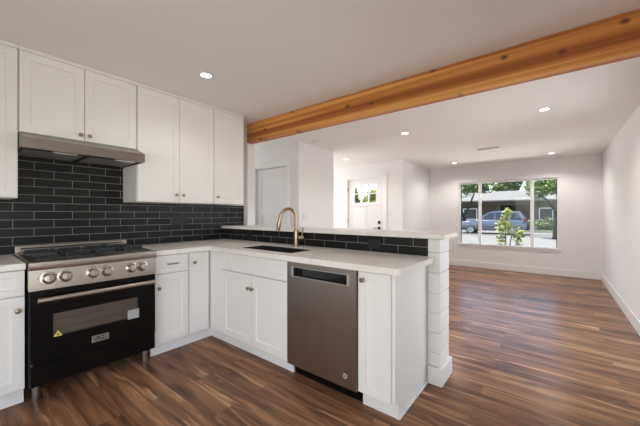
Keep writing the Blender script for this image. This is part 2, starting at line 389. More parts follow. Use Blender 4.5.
window_xz('added_window_2', -4.05, -4.01, WB, [-.5])  # added behind the camera to carry the back fill light
window_xz('added_window_3', -4.05, -4.01, WS, [3.45])  # invented opening for the living room fill light
window_xz('added_window_6', 2.54, 2.58, WC, [])  # added out of view so fill light reaches the hall door
window_xz('added_window_5', 2.54, 2.58, WH, [5.05])  # made-up hidden opening, fill for the south wall and ceiling
window_yz('added_window_4', -1.68, -1.64, WP, [-2.7], .05)  # added unseen opening, fill for the peninsula fronts

# ------------------------------------------------------------------ doors
def hinge(parent, x, y, z, m='blackmat'):
    MB().box(x - .004, x + .004, y - .012, y + .012, z - .045, z + .045).cyl((x - .005, y, z - .048), (x - .005, y, z + .048), .006, n=10).build('hinge', m, parent)
d1 = thing('door_1', None, None, kind='structure')
MB().box(3.40, 3.435, DH[0] + .02, DH[1] - .02, .008, 1.995).build('slab', 'door', d1)
pn = MB()
def panel(b, x, y0, y1, z0, z1, d=.012):      # raised frame around a sunk panel, facing -X
    b.cells([y0, y1], [z0, z1], [], x, x + .001, YZ)
st = MB().cells([DH[0] + .02, DH[0] + .14, DH[1] - .14, DH[1] - .02], [.008, .24, 1.22, 1.36, 1.86, 1.995], [(DH[0] + .14, DH[1] - .14, .24, 1.22), (DH[0] + .14, DH[1] - .14, 1.36, 1.86)], 3.391, 3.3995, YZ)
st.build('rails', 'door', d1); pn.bm.free()
for z in (.25, 1.13, 1.80): hinge(d1, 3.388, DH[0] + .012, z)
MB().cells([DH[0] + .001, DH[0] + .015, DH[1] - .015, DH[1] - .001], [.001, 2.003, 2.019], [(DH[0] + .015, DH[1] - .015, 0, 2.003)], 3.375, 3.47, YZ).build('jamb', 'trim', d1)
MB().cells([DH[0] - .065, DH[0], DH[1], DH[1] + .065], [0, 2.02, 2.085], [(DH[0], DH[1], -1, 2.02)], 3.352, 3.3695, YZ).build('casing', 'trim', d1)
MB().lathe((3.385, DH[1] - .09, .96), (-1, 0, 0), [(0, .03), (.008, .03), (.012, .012), (.035, .012), (.045, .028), (.065, .026), (.07, .012)], 16).build('knob', 'blackmat', d1, True)

d2 = thing('door_2', None, None, kind='structure')
ly0, ly1, lz0, lz1 = -.175, .40, 1.49, 1.895
us = [DF[0] + .02, ly0, ly1, DF[1] - .02]; vs = [.008, lz0, lz1, 2.01]
hs = []; du = (ly1 - ly0); dv = (lz1 - lz0)
for i in range(3):
    for j in range(2):
        a = ly0 + du * i / 3 + (.012 if i else 0); b = ly0 + du * (i + 1) / 3 - (.012 if i < 2 else 0)
        c = lz0 + dv * j / 2 + (.012 if j else 0); d = lz0 + dv * (j + 1) / 2 - (.012 if j < 1 else 0)
        hs.append((a, b, c, d)); us += [a, b]; vs += [c, d]
MB().cells(us, vs, hs, 5.885, 5.925, YZ).build('slab', 'door', d2)
for h in hs: MB().box(5.902, 5.908, h[0] + .0005, h[1] - .0005, h[2] + .0005, h[3] - .0005).build('pane', 'glass', d2)
MB().box(5.858, 5.8845, ly0 - .06, ly1 + .06, lz0 - .075, lz0 - .045, .004).build('shelf_ledge', 'door', d2)
MB().cells([DF[0] + .02, DF[0] + .13, .08, .12, DF[1] - .13, DF[1] - .02], [.008, .22, 1.39, 1.43], [(DF[0] + .13, .08, .22, 1.39), (.12, DF[1] - .13, .22, 1.39)], 5.876, 5.8845, YZ).build('rails', 'door', d2)
for z in (.25, 1.08, 1.79): hinge(d2, 5.872, DF[1] - .012, z, 'steel')
MB().box(5.864, 5.8755, -.29, -.225, 1.01, 1.075, .006).lathe((5.866, -.258, 1.042), (-1, 0, 0), [(0, .022), (.012, .02), (.014, .006)], 16).build('deadbolt', 'blackmat', d2)
MB().box(5.864, 5.8755, -.29, -.225, .885, .95, .006).tube([(5.866, -.258, .918), (5.83, -.258, .918), (5.822, -.24, .918), (5.822, -.14, .918)], .009, 10).build('lever', 'blackmat', d2)
MB().cells([DF[0] + .001, DF[0] + .015, DF[1] - .015, DF[1] - .001], [.001, 2.018, 2.034], [(DF[0] + .015, DF[1] - .015, 0, 2.018)], 5.865, 5.955, YZ).build('jamb', 'trim', d2)
MB().cells([DF[0] - .09, DF[0], DF[1], DF[1] + .09], [0, 2.035, 2.13], [(DF[0], DF[1], -1, 2.035)], 5.842, 5.8595, YZ).build('casing', 'trim', d2)

# ------------------------------------------------------------------ beam
tag(MB().box(2.43, 2.52, YS + .002, -.09, 2.163, ZK - .001, .003, 1).build('ceiling_beam', 'beam'),
    'long knotty orange-brown wood beam running across the ceiling between kitchen and living room', 'beam')

# ------------------------------------------------------------------ cabinets
def knob(parent, x, z, y=0):
    return MB().lathe((x, y, z), (0, -1, 0), [(0, .009), (.003, .009), (.006, .006), (.014, .006), (.018, .013), (.024, .0155), (.028, .013), (.0295, .006)], 20).build('knob', 'bronze', parent, True)
def pull(parent, x, z, w=.1, y=0):
    return MB().box(x - w / 2, x + w / 2, y - .03, y - .02, z - .006, z + .006, .002).box(x - w / 2 + .01, x - w / 2 + .02, y - .021, y, z - .005, z + .005).box(x + w / 2 - .02, x + w / 2 - .01, y - .021, y, z - .005, z + .005).build('pull_handle', 'bronze', parent)
def door(t, x0, x1, z0, z1, kn=None, fr=.057, flat=False):
    b = MB()
    if flat: b.box(x0, x1, -.0205, -.001, z0, z1, .002, 1)
    else: b.shaker(x1 - x0, z1 - z0, x0, z0, -.0205, .0195, fr)
    d = b.build('door', 'cab', t)
    if kn: knob(d, kn[0], kn[1], -.0206)
    return d
def drawer(t, x0, x1, z0, z1, h=None, fr=.04):
    d = MB().shaker(x1 - x0, z1 - z0, x0, z0, -.0205, .0195, fr, .006).build('drawer', 'cab', t)
    if h: pull(d, h, (z0 + z1) / 2, .1, -.0206)
    return d
def carcass(t, w, d, z0, z1, x0=0, open_top=True):
    b = MB(); s = .016
    b.box(x0, x0 + s, 0, d, z0, z1).box(x0 + w - s, x0 + w, 0, d, z0, z1).box(x0 + s, x0 + w - s, d - s, d, z0, z1)
    b.box(x0 + s, x0 + w - s, 0, d - s, z0, z0 + s).box(x0 + s, x0 + w - s, 0, s, z0 + s, z1)
    if not open_top: b.box(x0 + s, x0 + w - s, s, d - s, z1 - s, z1)
    return b.build('carcass', 'cab', t)
def toe(t, x0, x1, y0=.045, d=.5): return MB().box(x0, x1, y0, y0 + .016, 0, .104).build('toe_kick', 'cab', t)
ZD0, ZD1, ZT = .112, .866, .8735
YF = -.6145      # carcass front on the range wall; doors stand 2 cm proud
def base_unit(label, loc, rz, w, d, kick=None, cx0=0, cw=None):
    t = thing('base_cabinet', label, 'cabinet', loc, rz)
    carcass(t, cw or w, d, .105, ZT, cx0)
    k = kick or (0, w); toe(t, *k)
    return t
# left of the range
t = base_unit('white base cabinet left of the black range, knob on its door', (-.345, YF, 0), 0, .611, .604)
door(t, .003, .608, ZD0, .70, (.575, .615)); drawer(t, .003, .608, .708, ZD1, .305)
# drawer unit right of the range
t = base_unit('white base cabinet right of the range with one drawer over one door', (1.043, YF, 0), 0, .308, .604)
door(t, .004, .303, ZD0, .705, (.038, .59)); drawer(t, .004, .303, .713, ZD1, .152)
# inner corner unit
t = base_unit('narrow white corner cabinet with a full height door and high knob', (1.352, YF, 0), 0, .205, .604, (0, .27), 0, .79)
door(t, .005, .2, ZD0, ZD1, (.046, .773), .03, flat=True)
# sink unit, filler first
XF = 1.5785
t = base_unit('white sink cabinet with two doors beneath one long false drawer front', (XF, -.636, 0), -R(90), 1.066, .55, (-.08, 1.066))
MB().box(.002, .207, -.012, -.001, ZD0, ZD1, .001, 1).build('filler_panel', 'cab', t)
drawer(t, .213, 1.06, .713, ZD1, None, .045)
door(t, .213, .635, ZD0, .705, (.612, .595)); door(t, .639, 1.06, ZD0, .705, (.664, .595))
# end unit beyond the dishwasher
t = base_unit('narrow white end cabinet between the dishwasher and the peninsula end panel', (XF, -2.318, 0), -R(90), .226, .55, (0, .226))
door(t, .003, .222, ZD0, ZD1, (.04, .818), .057)
MB().prism([(0, ZT), (.578, ZT), (.578, 0), (.045, 0), (.045, .105), (0, .105)], 'X', .2265, .2425).build('end_panel', 'cab', t)
for o in t.children:
    if o.name.startswith('end_panel'): o.data.transform(Matrix(((1, 0, 0, 0), (0, 1, 0, -.004), (0, 0, 1, 0), (0, 0, 0, 1))))
MB().box(.243, .254, .042, .535, .0, .02, .004).build('shoe_molding', 'trim', t)

# upper cabinets
YU = -.3245; ZU = 1.338
def upper(label, x0, x1, z0, doors, kn, fr=.057):
    t = thing('wall_cabinet', label, 'cabinet', (x0, YU, z0)); w = x1 - x0; h = ZK - .002 - z0
    MB().box(0, w, 0, .3145, 0, h - .002).build('carcass', 'cab', t)
    MB().box(0, w, -.021, -.001, h - .026, h).build('top_rail', 'cab', t)
    for (a, b), k in zip(doors, kn):
        d = MB().shaker(b - a, h - .033, a, .004, -.0205, .0195, fr, .006).build('door', 'cab', t)
        knob(d, k[0], k[1], -.0206)
    return t
upper('white upper cabinet at the far left edge above the short counter', -.345, .266, ZU, [(.003, .608)], [(.035, .055)])
upper('short white two door upper cabinet directly above the range hood', .2675, 1.020, 1.803, [(.004, .372), (.376, .748)], [(.345, .045), (.403, .045)])
upper('tall white two door upper cabinet right of the range hood', 1.0215, 1.789, ZU, [(.005, .384), (.388, .764)], [(.352, .075), (.42, .075)])
upper('tall white single door upper cabinet nearest the wooden beam', 1.7905, 2.192, ZU, [(.004, .397)], [(.04, .075)])

# ------------------------------------------------------------------ counters
tag(MB().box(-.345, .266, -.667, -.0095, .8745, .914, .004).build('countertop', 'quartz'), 'short white quartz countertop left of the black range', 'countertop')
b = MB().cells([1.0415, 1.53, 1.655, 1.935, 2.146], [-2.607, -1.64, -.995, -.667, -.0095],
               [(1, 1.53, -3, -.667), (1.655, 1.935, -1.64, -.995)], .8745, .914, XY)
b.bm.edges.ensure_lookup_table()
bmesh.ops.recalc_face_normals(b.bm, faces=b.bm.faces)
ce = [e for e in b.bm.edges if all(abs(v.co.x - 1.53) < 1e-4 and abs(v.co.y + 2.607) < 1e-4 for v in e.verts)]
bmesh.ops.bevel(b.bm, geom=ce, offset=.035, segments=6, profile=.5, affect='EDGES')
b.cells([2.146, 2.2], [-2.607, -2.5635], [(2.136, 3, -3, -1)], .8745, .914, XY)
tag(b.build('countertop', 'quartz'), 'L shaped white quartz countertop with the sink set into it', 'countertop')
ba = MB().prism([(2.108, -.0095), (2.108, -2.668), (2.122, -2.684), (2.476, -2.684), (2.49, -2.668), (2.49, -.0895), (2.4445, -.0895), (2.4445, -.0095)], 'Z', 1.047, 1.08, .004)
tag(ba.build('bar_top', 'quartz'), 'raised white quartz bar ledge capping the half wall behind the sink', 'bar top')

# sink and faucet
sk = thing('sink', 'black undermount sink set in the L shaped countertop', 'sink', (1.795, -1.3175, .66))
s_ = MB(); w, l, h = .129, .3115, .2525; q = .0105
s_.box(-w - q, -w, -l - q, l + q, 0, h).box(w, w + q, -l - q, l + q, 0, h).box(-w, w, -l - q, -l, 0, h).box(-w, w, l, l + q, 0, h).box(-w - q, w + q, -l - q, l + q, -q, 0)
s_.build('basin', 'sink', sk)
MB().lathe((0, 0, .0005), (0, 0, 1), [(0, .045), (.003, .045), (.004, .03)], 20).build('drain', 'chrome', sk)
fc = thing('faucet', 'brushed gold gooseneck pull down faucet behind the sink', 'faucet', (2.06, -1.325, .9145))
MB().lathe((0, 0, 0), (0, 0, 1), [(0, .03), (.006, .03), (.008, .0245), (.15, .0235), (.156, .0155)], 24).build('body', 'brass', fc, True)
arc = [(0, 0, .15), (0, 0, .27)]; rr = .080
for k in range(1, 15):
    a = math.pi * k / 14 * .94
    arc.append((-(rr - rr * math.cos(a)) * .9, (rr - rr * math.cos(a)) * .44, .27 + rr * math.sin(a) * 1.13))
p = arc[-1]; arc.append((p[0] - .006, p[1] + .003, p[2] - .04))
MB().tube(arc, .0155, 16).build('neck', 'brass', fc, True)
p = arc[-1]
MB().tube([(p[0], p[1], p[2] + .005), (p[0] - .014, p[1] + .007, p[2] - .085), (p[0] - .015, p[1] + .0075, p[2] - .092)], [.0175, .0195, .015], 16).build('spray_head', 'brass', fc, True)
hd = MB().cyl((.01, -.012, .085), (.045, -.055, .085), .017, .017, 18)
hd.tube([(.03, -.042, .088), (.034, -.052, .13), (.03, -.062, .185)], [.008, .007, .006], 10).build('lever', 'brass', fc, True)

# ------------------------------------------------------------------ range
RX0, RX1 = .279, 1.035; W = RX1 - RX0
rg = thing('range', 'black and stainless steel gas range with six knobs between the white cabinets', 'range', (RX0, 0, 0))
MB().box(0, W, -.655, -.015, .115, .90).build('body', 'blackmat', rg)
cp = MB().prism([(-.655, .745), (-.697, .733), (-.697, .742), (-.686, .862), (-.70, .866), (-.705, .885), (-.703, .912), (-.69, .922), (-.655, .922)], 'X', -.006, W + .002)
cp.build('control_panel', 'steel', rg, True)
MB().cells([-.004, .012, W - .012, W + .002], [-.6545, -.64, -.07, -.016], [(.012, W - .012, -.64, -.07)], .901, .922, XY).build('cooktop_rim', 'steel', rg)
MB().box(.012, W - .012, -.64, -.07, .901, .906).build('cooktop', 'steel', rg)
bg = MB().box(.0, W, -.062, -.018, .9225, .978, .004).build('backguard', 'steel', rg)
MB().box(.03, W - .03, -.0635, -.062, .952, .963).build('vent_slot', 'blackmat', bg)
for i, x in enumerate((.090, .176, .328, .412, .573, .652)):
    k = MB().lathe((x, -.691, .805), (0, -1, .09), [(0, .034), (.005, .036), (.009, .030), (.011, .028), (.032, .027), (.038, .023), (.039, .01)], 24).build('knob', 'chrome', rg, True)
    MB().box(x - .0045, x + .0045, -.733, -.726, .79, .826, .002).build('pointer', 'chrome', k)
    MB().lathe((x, -.6895, .805), (0, -1, .09), [(0, .043), (.003, .043), (.004, .036)], 24).build('bezel', 'chrome', k, True)
MB().lathe((.035, -.69, .81), (0, -1, .09), [(0, .006), (.003, .006), (.004, .003)], 12).build('igniter_button', 'chrome', rg, True)
for x in (.19, W - .19):
    for y in (-.50, -.21):
        bu = MB().lathe((x, y, .906), (0, 0, 1), [(0, .05), (.006, .05), (.009, .036), (.016, .036)], 24).build('burner', 'steel', rg, True)
        MB().lathe((x, y, .923), (0, 0, 1), [(0, .034), (.005, .035), (.009, .03), (.010, .015)], 24).build('burner_cap', 'iron', bu, True)
def grate(x0, x1):
    g = MB(); y0, y1 = -.63, -.08; z0, z1 = .918, .931; q = .011
    for y in (y0, y1 - q, (y0 + y1) / 2 - q / 2): g.box(x0, x1, y, y + q, z0, z1, .002, 1)
    for x in (x0, x1 - q): g.box(x, x + q, y0, y1, z0, z1, .002, 1)
    cx = (x0 + x1) / 2
    for cy in (-.50, -.21):
        for a in range(4):
            an = math.pi / 2 * a; c, s = math.cos(an), math.sin(an)
            ro, ri = (.165 if a % 2 == 0 else .13), .03
            m = Matrix.Rotation(an, 3, 'Z'); L = ro - ri
            g.box(cx + c * (ri + L / 2) - L / 2, cx + c * (ri + L / 2) + L / 2, cy + s * (ri + L / 2) - .006, cy + s * (ri + L / 2) + .006, .926, .957, .002, 1, rot=m)
    for x in (x0, x1 - q):
        for y in (y0, y1 - q, (y0 + y1) / 2 - q / 2): g.box(x, x + q, y, y + q, .9062, .919)
    g.build('grate', 'iron', rg)
grate(.02, W / 2 - .004); grate(W / 2 + .004, W - .02)
od = MB().cells([.004, .112, .628, W - .004], [.252, .412, .566, .728], [(.112, .628, .412, .566)], -.69, -.657, XZ).build('oven_door', 'black', rg)
MB().box(.1125, .6275, -.664, -.6575, .4125, .5655).build('oven_inner', 'cavity', od)
MB().box(.1125, .6275, -.6885, -.6855, .4125, .5655).build('oven_window', 'oven_glass', od)
for z in (.455, .515):
    rk = MB()
    rk.cyl((.116, -.676, z), (.624, -.676, z), .0018, n=8)
    rk.cyl((.116, -.669, z + .006), (.624, -.669, z + .008), .0012, n=8)
    rk.build('rack', 'badge', od)
hb = MB().cyl((.03, -.745, .676), (W - .03, -.745, .676), .0165, n=20)
for x in (.05, W - .05): hb.box(x - .011, x + .011, -.745, -.691, .668, .686, .003)
hb.build('door_handle', 'steel', od, True)
bdg = MB().cells([.322, .326, .420, .424], [.304, .308, .344, .348], [(.326, .420, .308, .344)], -.694, -.6905, XZ).build('badge', 'badge', od)
MB().box(.326, .420, -.6925, -.6905, .308, .344).build('badge_plate', 'blackmat', bdg)
def text(body, name, size, m, parent, loc, rot, ext=.0008):
    cu = bpy.data.curves.new(name, 'FONT'); cu.body = body; cu.size = size; cu.extrude = ext; cu.align_x = 'CENTER'; cu.align_y = 'CENTER'; cu.resolution_u = 3
    tmp = bpy.data.objects.new('tmp', cu); COL.objects.link(tmp)
    bpy.context.view_layer.update()
    me = bpy.data.meshes.new_from_object(tmp.evaluated_get(bpy.context.evaluated_depsgraph_get()))
    bpy.data.objects.remove(tmp); bpy.data.curves.remove(cu)
    me.materials.append(M[m]); o = bpy.data.objects.new(name, me); COL.objects.link(o); o.parent = parent; o.location = loc; o.rotation_euler = rot
    return o
text('ZLINE', 'badge_lettering', .036, 'badge', bdg, (.373, -.6935, .326), (R(90), 0, 0))
MB().box(.549, .629, -.6935, -.6905, .405, .476).build('sticker', 'card', od)['label'] = 'small silver grey sticker on the oven door'
ws = MB().prism([(.114, .412), (.160, .412), (.137, .450)], 'Y', -.693, -.6905).build('warning_sticker', 'yellow', od)
MB().prism([(.129, .419), (.145, .419), (.137, .434)], 'Y', -.694, -.6931).build('warning_mark', 'blackmat', ws)
MB().box(.004, W - .004, -.688, -.657, .115, .247, .003).build('kick_panel', 'black', rg)
for z in (.255,):
    for x in (.004, W - .010): MB().box(x, x + .008, -.6935, -.6895, z, z + .014).build('hinge_cover', 'chrome', rg)
for x in (.042, W - .05):
    for y in (-.60, -.09): MB().lathe((x, y, 0), (0, 0, 1), [(0, .024), (.012, .024), (.014, .021), (.1145, .021)], 20).build('leg', 'steel', rg, True)

# ------------------------------------------------------------------ hood
hx0, hx1 = .2685, 1.026; hw = hx1 - hx0
ho = thing('range_hood', 'stainless steel under cabinet range hood above the gas range', 'range hood', (hx0, 0, 0))
hp = [(-.012, 1.80), (-.345, 1.80), (-.49, 1.748), (-.50, 1.742), (-.502, 1.674), (-.47, 1.674), (-.47, 1.69), (-.012, 1.69)]
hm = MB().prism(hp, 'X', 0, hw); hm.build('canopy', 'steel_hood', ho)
for x0, x1 in ((0, .012), (hw - .012, hw)): MB().box(x0, x1, -.469, -.012, 1.672, 1.6895).build('bottom_rim', 'blackmat', ho)
MB().box(hw / 2 - .012, hw / 2 + .012, -.469, -.012, 1.675, 1.6895).build('divider', 'blackmat', ho)
MB().box(.0125, hw - .0125, -.469, -.43, 1.672, 1.6895).build('front_rim', 'blackmat', ho)
for x0 in (.02, hw / 2 + .018): MB().box(x0, x0 + hw / 2 - .04, -.425, -.02, 1.678, 1.6895).build('filter', 'filter', ho)
for x in (.235, hw - .135): MB().box(x - .07, x + .07, -.466, -.434, 1.668, 1.6718, .001, 1).build('lamp_cover', 'lamp_hood', ho)

# ------------------------------------------------------------------ dishwasher (local x runs toward the camera, front faces -x of the room)
dw = thing('dishwasher', 'stainless steel dishwasher built into the peninsula under the quartz counter', 'dishwasher', (1.55, -1.7045, 0), -R(90))
MB().box(.006, .606, .03, .56, .09, .868).build('body', 'blackmat', dw)
pk = (.045, .560, .762, .838)
MB().cells([.004, pk[0], pk[1], .608], [.104, pk[2], pk[3], .87], [pk], 0, .028, XZ).build('door', 'steel_dw', dw)
MB().cells([pk[0] + .001, pk[0] + .022, pk[1] - .022, pk[1] - .001], [pk[2] + .001, pk[2] + .006, pk[3] - .006, pk[3] - .001], [(pk[0] + .022, pk[1] - .022, pk[2] + .006, pk[3] - .006)], -.003, .0015, XZ).build('pocket_trim', 'badge', dw)
MB().cells([pk[0] + .001, pk[0] + .022, pk[1] - .022, pk[1] - .001], [pk[2] + .001, pk[2] + .006, pk[3] - .006, pk[3] - .001], [(pk[0] + .022, pk[1] - .022, pk[2] + .006, pk[3] - .006)], .0016, .024, XZ).build('pocket_liner', 'blackmat', dw)
MB().box(pk[0] + .003, pk[1] - .003, .0245, .0295, pk[2] + .002, pk[3] - .002).build('pocket_handle', 'glass_d', dw)
MB().box(.006, .606, .085, .105, 0, .0895).build('toe_kick', 'black', dw)
lg = MB().lathe((.523, -.0005, .18), (0, -1, 0), [(0, .018), (.002, .018), (.0025, .016)], 24).build('emblem', 'badge', dw)
text('GE', 'emblem_lettering', .017, 'blackmat', lg, (.523, -.0031, .18), (R(90), 0, 0), .0002)

# ------------------------------------------------------------------ outlets and switches
def plate(name, label, cat, loc, rz, w, h, m, gangs, kind='outlet', group=None):
    t = thing(name, label, cat, loc, rz, group)
    MB().box(-w / 2, w / 2, -.006, 0, -h / 2, h / 2, .002, 1).build('cover_plate', m, t)
    for i in range(gangs):
        x = (i - (gangs - 1) / 2) * (w / gangs if w > h * .5 else 0)
        gw = .034 if w / gangs > .04 else .03
        if kind == 'outlet':
            f = MB().box(x - gw / 2, x + gw / 2, -.0075, -.0061, -h * .3, h * .3, .001, 1).build('socket', m, t)
            for zz in (-h * .16, h * .16): MB().box(x - .008, x - .005, -.0079, -.0076, zz - .006, zz + .006).box(x + .005, x + .008, -.0079, -.0076, zz - .006, zz + .006).build('slot', 'card' if m == 'black' else 'blackmat', f)
        else: MB().box(x - .016, x + .016, -.0085, -.0061, -h * .3, h * .3, .001, 1).build('rocker', m, t)
    return t
plate('power_outlet', 'black wall outlet plate in the tile above the right counter', 'outlet', (1.567, -.0095, 1.16), 0, .165, .108, 'blackmat', 2)
plate('power_outlet', 'black outlet on the low tile near the shiplap column end', 'outlet', (2.146, -2.12, .977), -R(90), .115, .072, 'blackmat', 2)
plate('power_outlet', 'black outlet on the low tile left of the gold faucet', 'outlet', (2.146, -.51, .966), -R(90), .115, .072, 'blackmat', 2)
plate('light_switch', 'white switch plate on the hall wall right of the gold faucet', 'switch', (3.519, -.161, 1.18), 0, .12, .115, 'plate', 2, 'switch')
plate('light_switch', 'white switch plate on the wall beside the front door', 'switch', (5.859, -.50, 1.23), -R(90), .12, .115, 'plate', 2, 'switch')

# ------------------------------------------------------------------ ceiling fixtures
kit = [None]
def downlight(label, x, y, z, first=[None]):
    if first[0] is None:
        t = thing('recessed_light', label, 'ceiling light', (x, y, z - .001), 0, 'recessed ceiling lights')
        MB().lathe((0, 0, -.004), (0, 0, 1), [(0, .046), (.001, .062), (.004, .066)], 28).build('trim_ring', 'plate', t, True)
        MB().lathe((0, 0, -.0062), (0, 0, 1), [(0, .038), (.0015, .043)], 28).build('lens', 'lamp', t)
        light('lamp', 'SPOT', (0, 0, -.02), KITCHEN_LAMP_W, (1, .965, .925), .09, toward=(0, 0, -1), parent=t, spot=R(150))
        first[0] = t
    else:
        t = copy_tree(first[0])
        if not kit[0]:
            kit[0] = next(o for o in t.children if o.type == 'LIGHT').data.copy(); kit[0].energy = LAMP_W
        for o in t.children:
            if o.type == 'LIGHT': o.data = kit[0]
        t.location = (x, y, z - .001); t['label'] = label
    return t
downlight('recessed ceiling light in the kitchen ceiling above the sink corner', 1.331, -.956, ZK)
downlight('recessed ceiling light left of the air vent, close beyond the wooden beam', 3.925, -1.65, ZL)
downlight('recessed ceiling light nearest the camera right of the air vent', 3.944, -3.2, ZL)
downlight('recessed ceiling light in front of the front door wall', 5.031, .056, ZL)
downlight('recessed ceiling light above the left side of the picture window', 6.9, -1.548, ZL)
downlight('recessed ceiling light above the right side of the picture window', 6.9, -3.23, ZL)
vt = thing('air_vent', 'white rectangular air vent grille in the living room ceiling', 'air vent', (5.72, -2.39, ZL - .001))
MB().cells([-.09, -.06, .06, .09], [-.19, -.16, .16, .19], [(-.06, .06, -.16, .16)], -.008, 0, XY).build('frame', 'plate', vt)
MB().box(-.059, .059, -.159, .159, -.0015, -.0005).build('duct', 'blackmat', vt)
for i in range(7):
    MB().box(-.052 + .0173 * i - .0042, -.052 + .0173 * i + .0042, -.158, .158, -.0052, -.0038, rot=Matrix.Rotation(R(-38), 3, 'Y')).build('slat', 'plate', vt)
MB_ = MB().lathe((3.531, -.376, ZL - .034), (0, 0, 1), [(0, .03), (.002, .045), (.012, .06), (.03, .064), (.033, .064)], 28)
tag(MB_.build('smoke_detector', 'plate', None, True), 'round white smoke detector on the ceiling behind the beam', 'smoke detector')

# ------------------------------------------------------------------ outdoors
GZ = -.26
M['concrete'] = mat('pale_concrete', (.10, .096, .09), .9, noise=((.6, .6, .6), .12))
M['asphalt'] = mat('asphalt', (.06, .058, .056), .9, noise=((2, 2, 2), .12))
M['grass'] = mat('lawn_green', (.022, .04, .014), .9, noise=((5, 5, 5), .5))
M['stucco'] = mat('tan_stucco', (.12, .102, .08), .9, bump=(30, .2))
M['stucco2'] = mat('brown_brick', (.08, .058, .045), .9, noise=((8, 8, 8), .2))
M['roof'] = mat('grey_shingle', (.095, .092, .088), .9, noise=((6, 6, 6), .2))
M['dark'] = mat('dark_opening', (.05, .045, .04), .8)
M['bark'] = mat('bark', (.025, .02, .016), .9, noise=((20, 20, 4), .3))
M['carpaint'] = mat('blue_grey_paint', (.085, .10, .125), .25, .35, coat=.6)
M['carglass'] = mat('car_glass', (.012, .015, .02), .3)
M['red'] = mat('tail_red', (.14, .006, .01), .25)
M['rim'] = mat('alloy', (.2, .2, .205), .4, .2)
def leaf_mat(name, c):
    m = mat(name, c, .5, noise=((3, 3, 3), .35)); b = m.node_tree.nodes['Principled BSDF']
    b.inputs['Transmission Weight'].default_value = 0; b.inputs['Subsurface Weight'].default_value = 0
    return m
M['leaf1'] = leaf_mat('leaf_mid', (.12, .18, .06)); M['leaf2'] = leaf_mat('leaf_bright', (.17, .20, .04)); M['leaf3'] = leaf_mat('leaf_olive', (.19, .23, .10))
struct(MB().box(7.66, 60, -30, 30, GZ - .1, GZ).build('ground', 'concrete'))
M['bounce_pale'] = mat('pale_bounce_ground', (.72, .69, .65), .95, noise=((9, 9, 9), .1))
struct(MB().box(7.665, 15.5, -12, 12, GZ, GZ + .008).build('ground_bounce', 'bounce_pale'))  # unseen pale slab added to bounce sunlight onto the living room ceiling
struct(MB().box(5.97, 7.659, -.706, 3.2, GZ - .1, GZ + .01).build('ground_porch', 'concrete'))
struct(MB().box(23.5, 27.6, -30, 30, GZ, GZ + .004).build('ground_street', 'asphalt'))
tag(struct(MB().box(29.5, 33.8, -14, -.9, GZ, GZ + .02).build('ground_lawn', 'grass')))
# unseen slab added to keep the sun out of the west opening
struct(MB().box(-5.5, -1.75, -4.2, .4, 2.45, 2.6).build('sun_block_west', 'trim'))
struct(MB().box(2.4, 5.96, 2.62, 3.6, 2.4, 2.5).build('sun_block_north', 'trim'))  # overhang added out of view to block sun at the north openings
struct(MB().box(5.98, 7.7, -.7, 3.2, 2.4, 2.5).build('roof_porch', 'trim'))

# house across the street
hs_ = thing('house', 'low tan house with grey shingle roof across the street', 'house', (36, 0, GZ))
MB().cells([-14, -1.2, 1.3, 12], [0, 2.4, 2.75], [(-1.2, 1.3, -1, 2.4)], 0, 8, YZ).build('walls', 'stucco', hs_)
MB().box(3.0, 3.1, -1.2, 1.3, 0, 2.4).build('carport_back', 'stucco2', hs_)
MB().box(-.08, -.005, 1.6, 11.8, 0, 2.4).build('brick_front', 'stucco2', hs_)
MB().prism([(-1.3, 2.75), (4.2, 4.0), (4.2, 4.15), (-1.3, 2.9)], 'Y', -15, 13).prism([(9.7, 2.75), (4.2, 4.0), (4.2, 4.15), (9.7, 2.9)], 'Y', -15, 13).build('roof', 'roof', hs_)
for y0, y1 in ((-3.1, -2.0), (-7, -5.6), (3.4, 4.8)):
    f = MB().cells([y0, y0 + .07, y1 - .07, y1], [.9, .97, 2.03, 2.1], [(y0 + .07, y1 - .07, .97, 2.03)], -.16, -.09, YZ).build('window', 'trim', hs_)
    MB().box(-.12, -.1, y0 + .07, y1 - .07, .97, 2.03).build('pane', 'carglass', f)

# leaves, trees, shrubs
def leaves(b, c, rad, n, size):
    for _ in range(n):
        d = Vector((random.gauss(0, 1), random.gauss(0, 1), random.gauss(0, 1))).normalized() * (random.random() ** .4)
        p = Vector(c) + Vector((d.x * rad[0], d.y * rad[1], d.z * rad[2])); s = size * random.uniform(.6, 1.3)
        q = Matrix.Rotation(random.uniform(0, 6.28), 3, 'Z') @ Matrix.Rotation(random.uniform(-1.2, 1.2), 3, 'X') @ Matrix.Rotation(random.uniform(-.8, .8), 3, 'Y')
        vs = [b.bm.verts.new(p + q @ Vector(v) * s) for v in ((-1, 0, 0), (-.2, -.38, .05), (1, 0, -.1), (-.2, .38, .05))]
        b.bm.faces.new(vs)
def tree(name, label, loc, blobs, trunk, m, n=500, size=.22, group=None):
    t = thing(name, label, 'tree', loc, 0, group)
    for pts, r in trunk: MB().tube(pts, r, 10).build('trunk', 'bark', t, True)
    b = MB()
    for c, rad in blobs: leaves(b, c, rad, n, size)
    me = b.bm
    o = bpy.data.meshes.new('crown'); me.to_mesh(o); me.free(); o.materials.append(M[m])
    ob = bpy.data.objects.new('crown', o); COL.objects.link(ob); ob.parent = t
    return t
tree('shade_tree', 'green tree beyond the car at the left side of the window', (31, 3.6, GZ),
     [((0, .6, 4.2), (1.4, 1.9, 1.2)), ((0, -1.4, 4.2), (1.2, 1.7, .8)), ((.3, 1.6, 3.2), (1, 1.1, .9))],
     [([(0, .1, 0), (.05, .0, 1.0), (0, .35, 2.0), (0, .7, 3.2)], [.2, .16, .13, .08]), ([(.02, .1, 1.2), (0, -.5, 2.4), (0, -.9, 3.6)], [.11, .09, .05])], 'leaf1', 560)
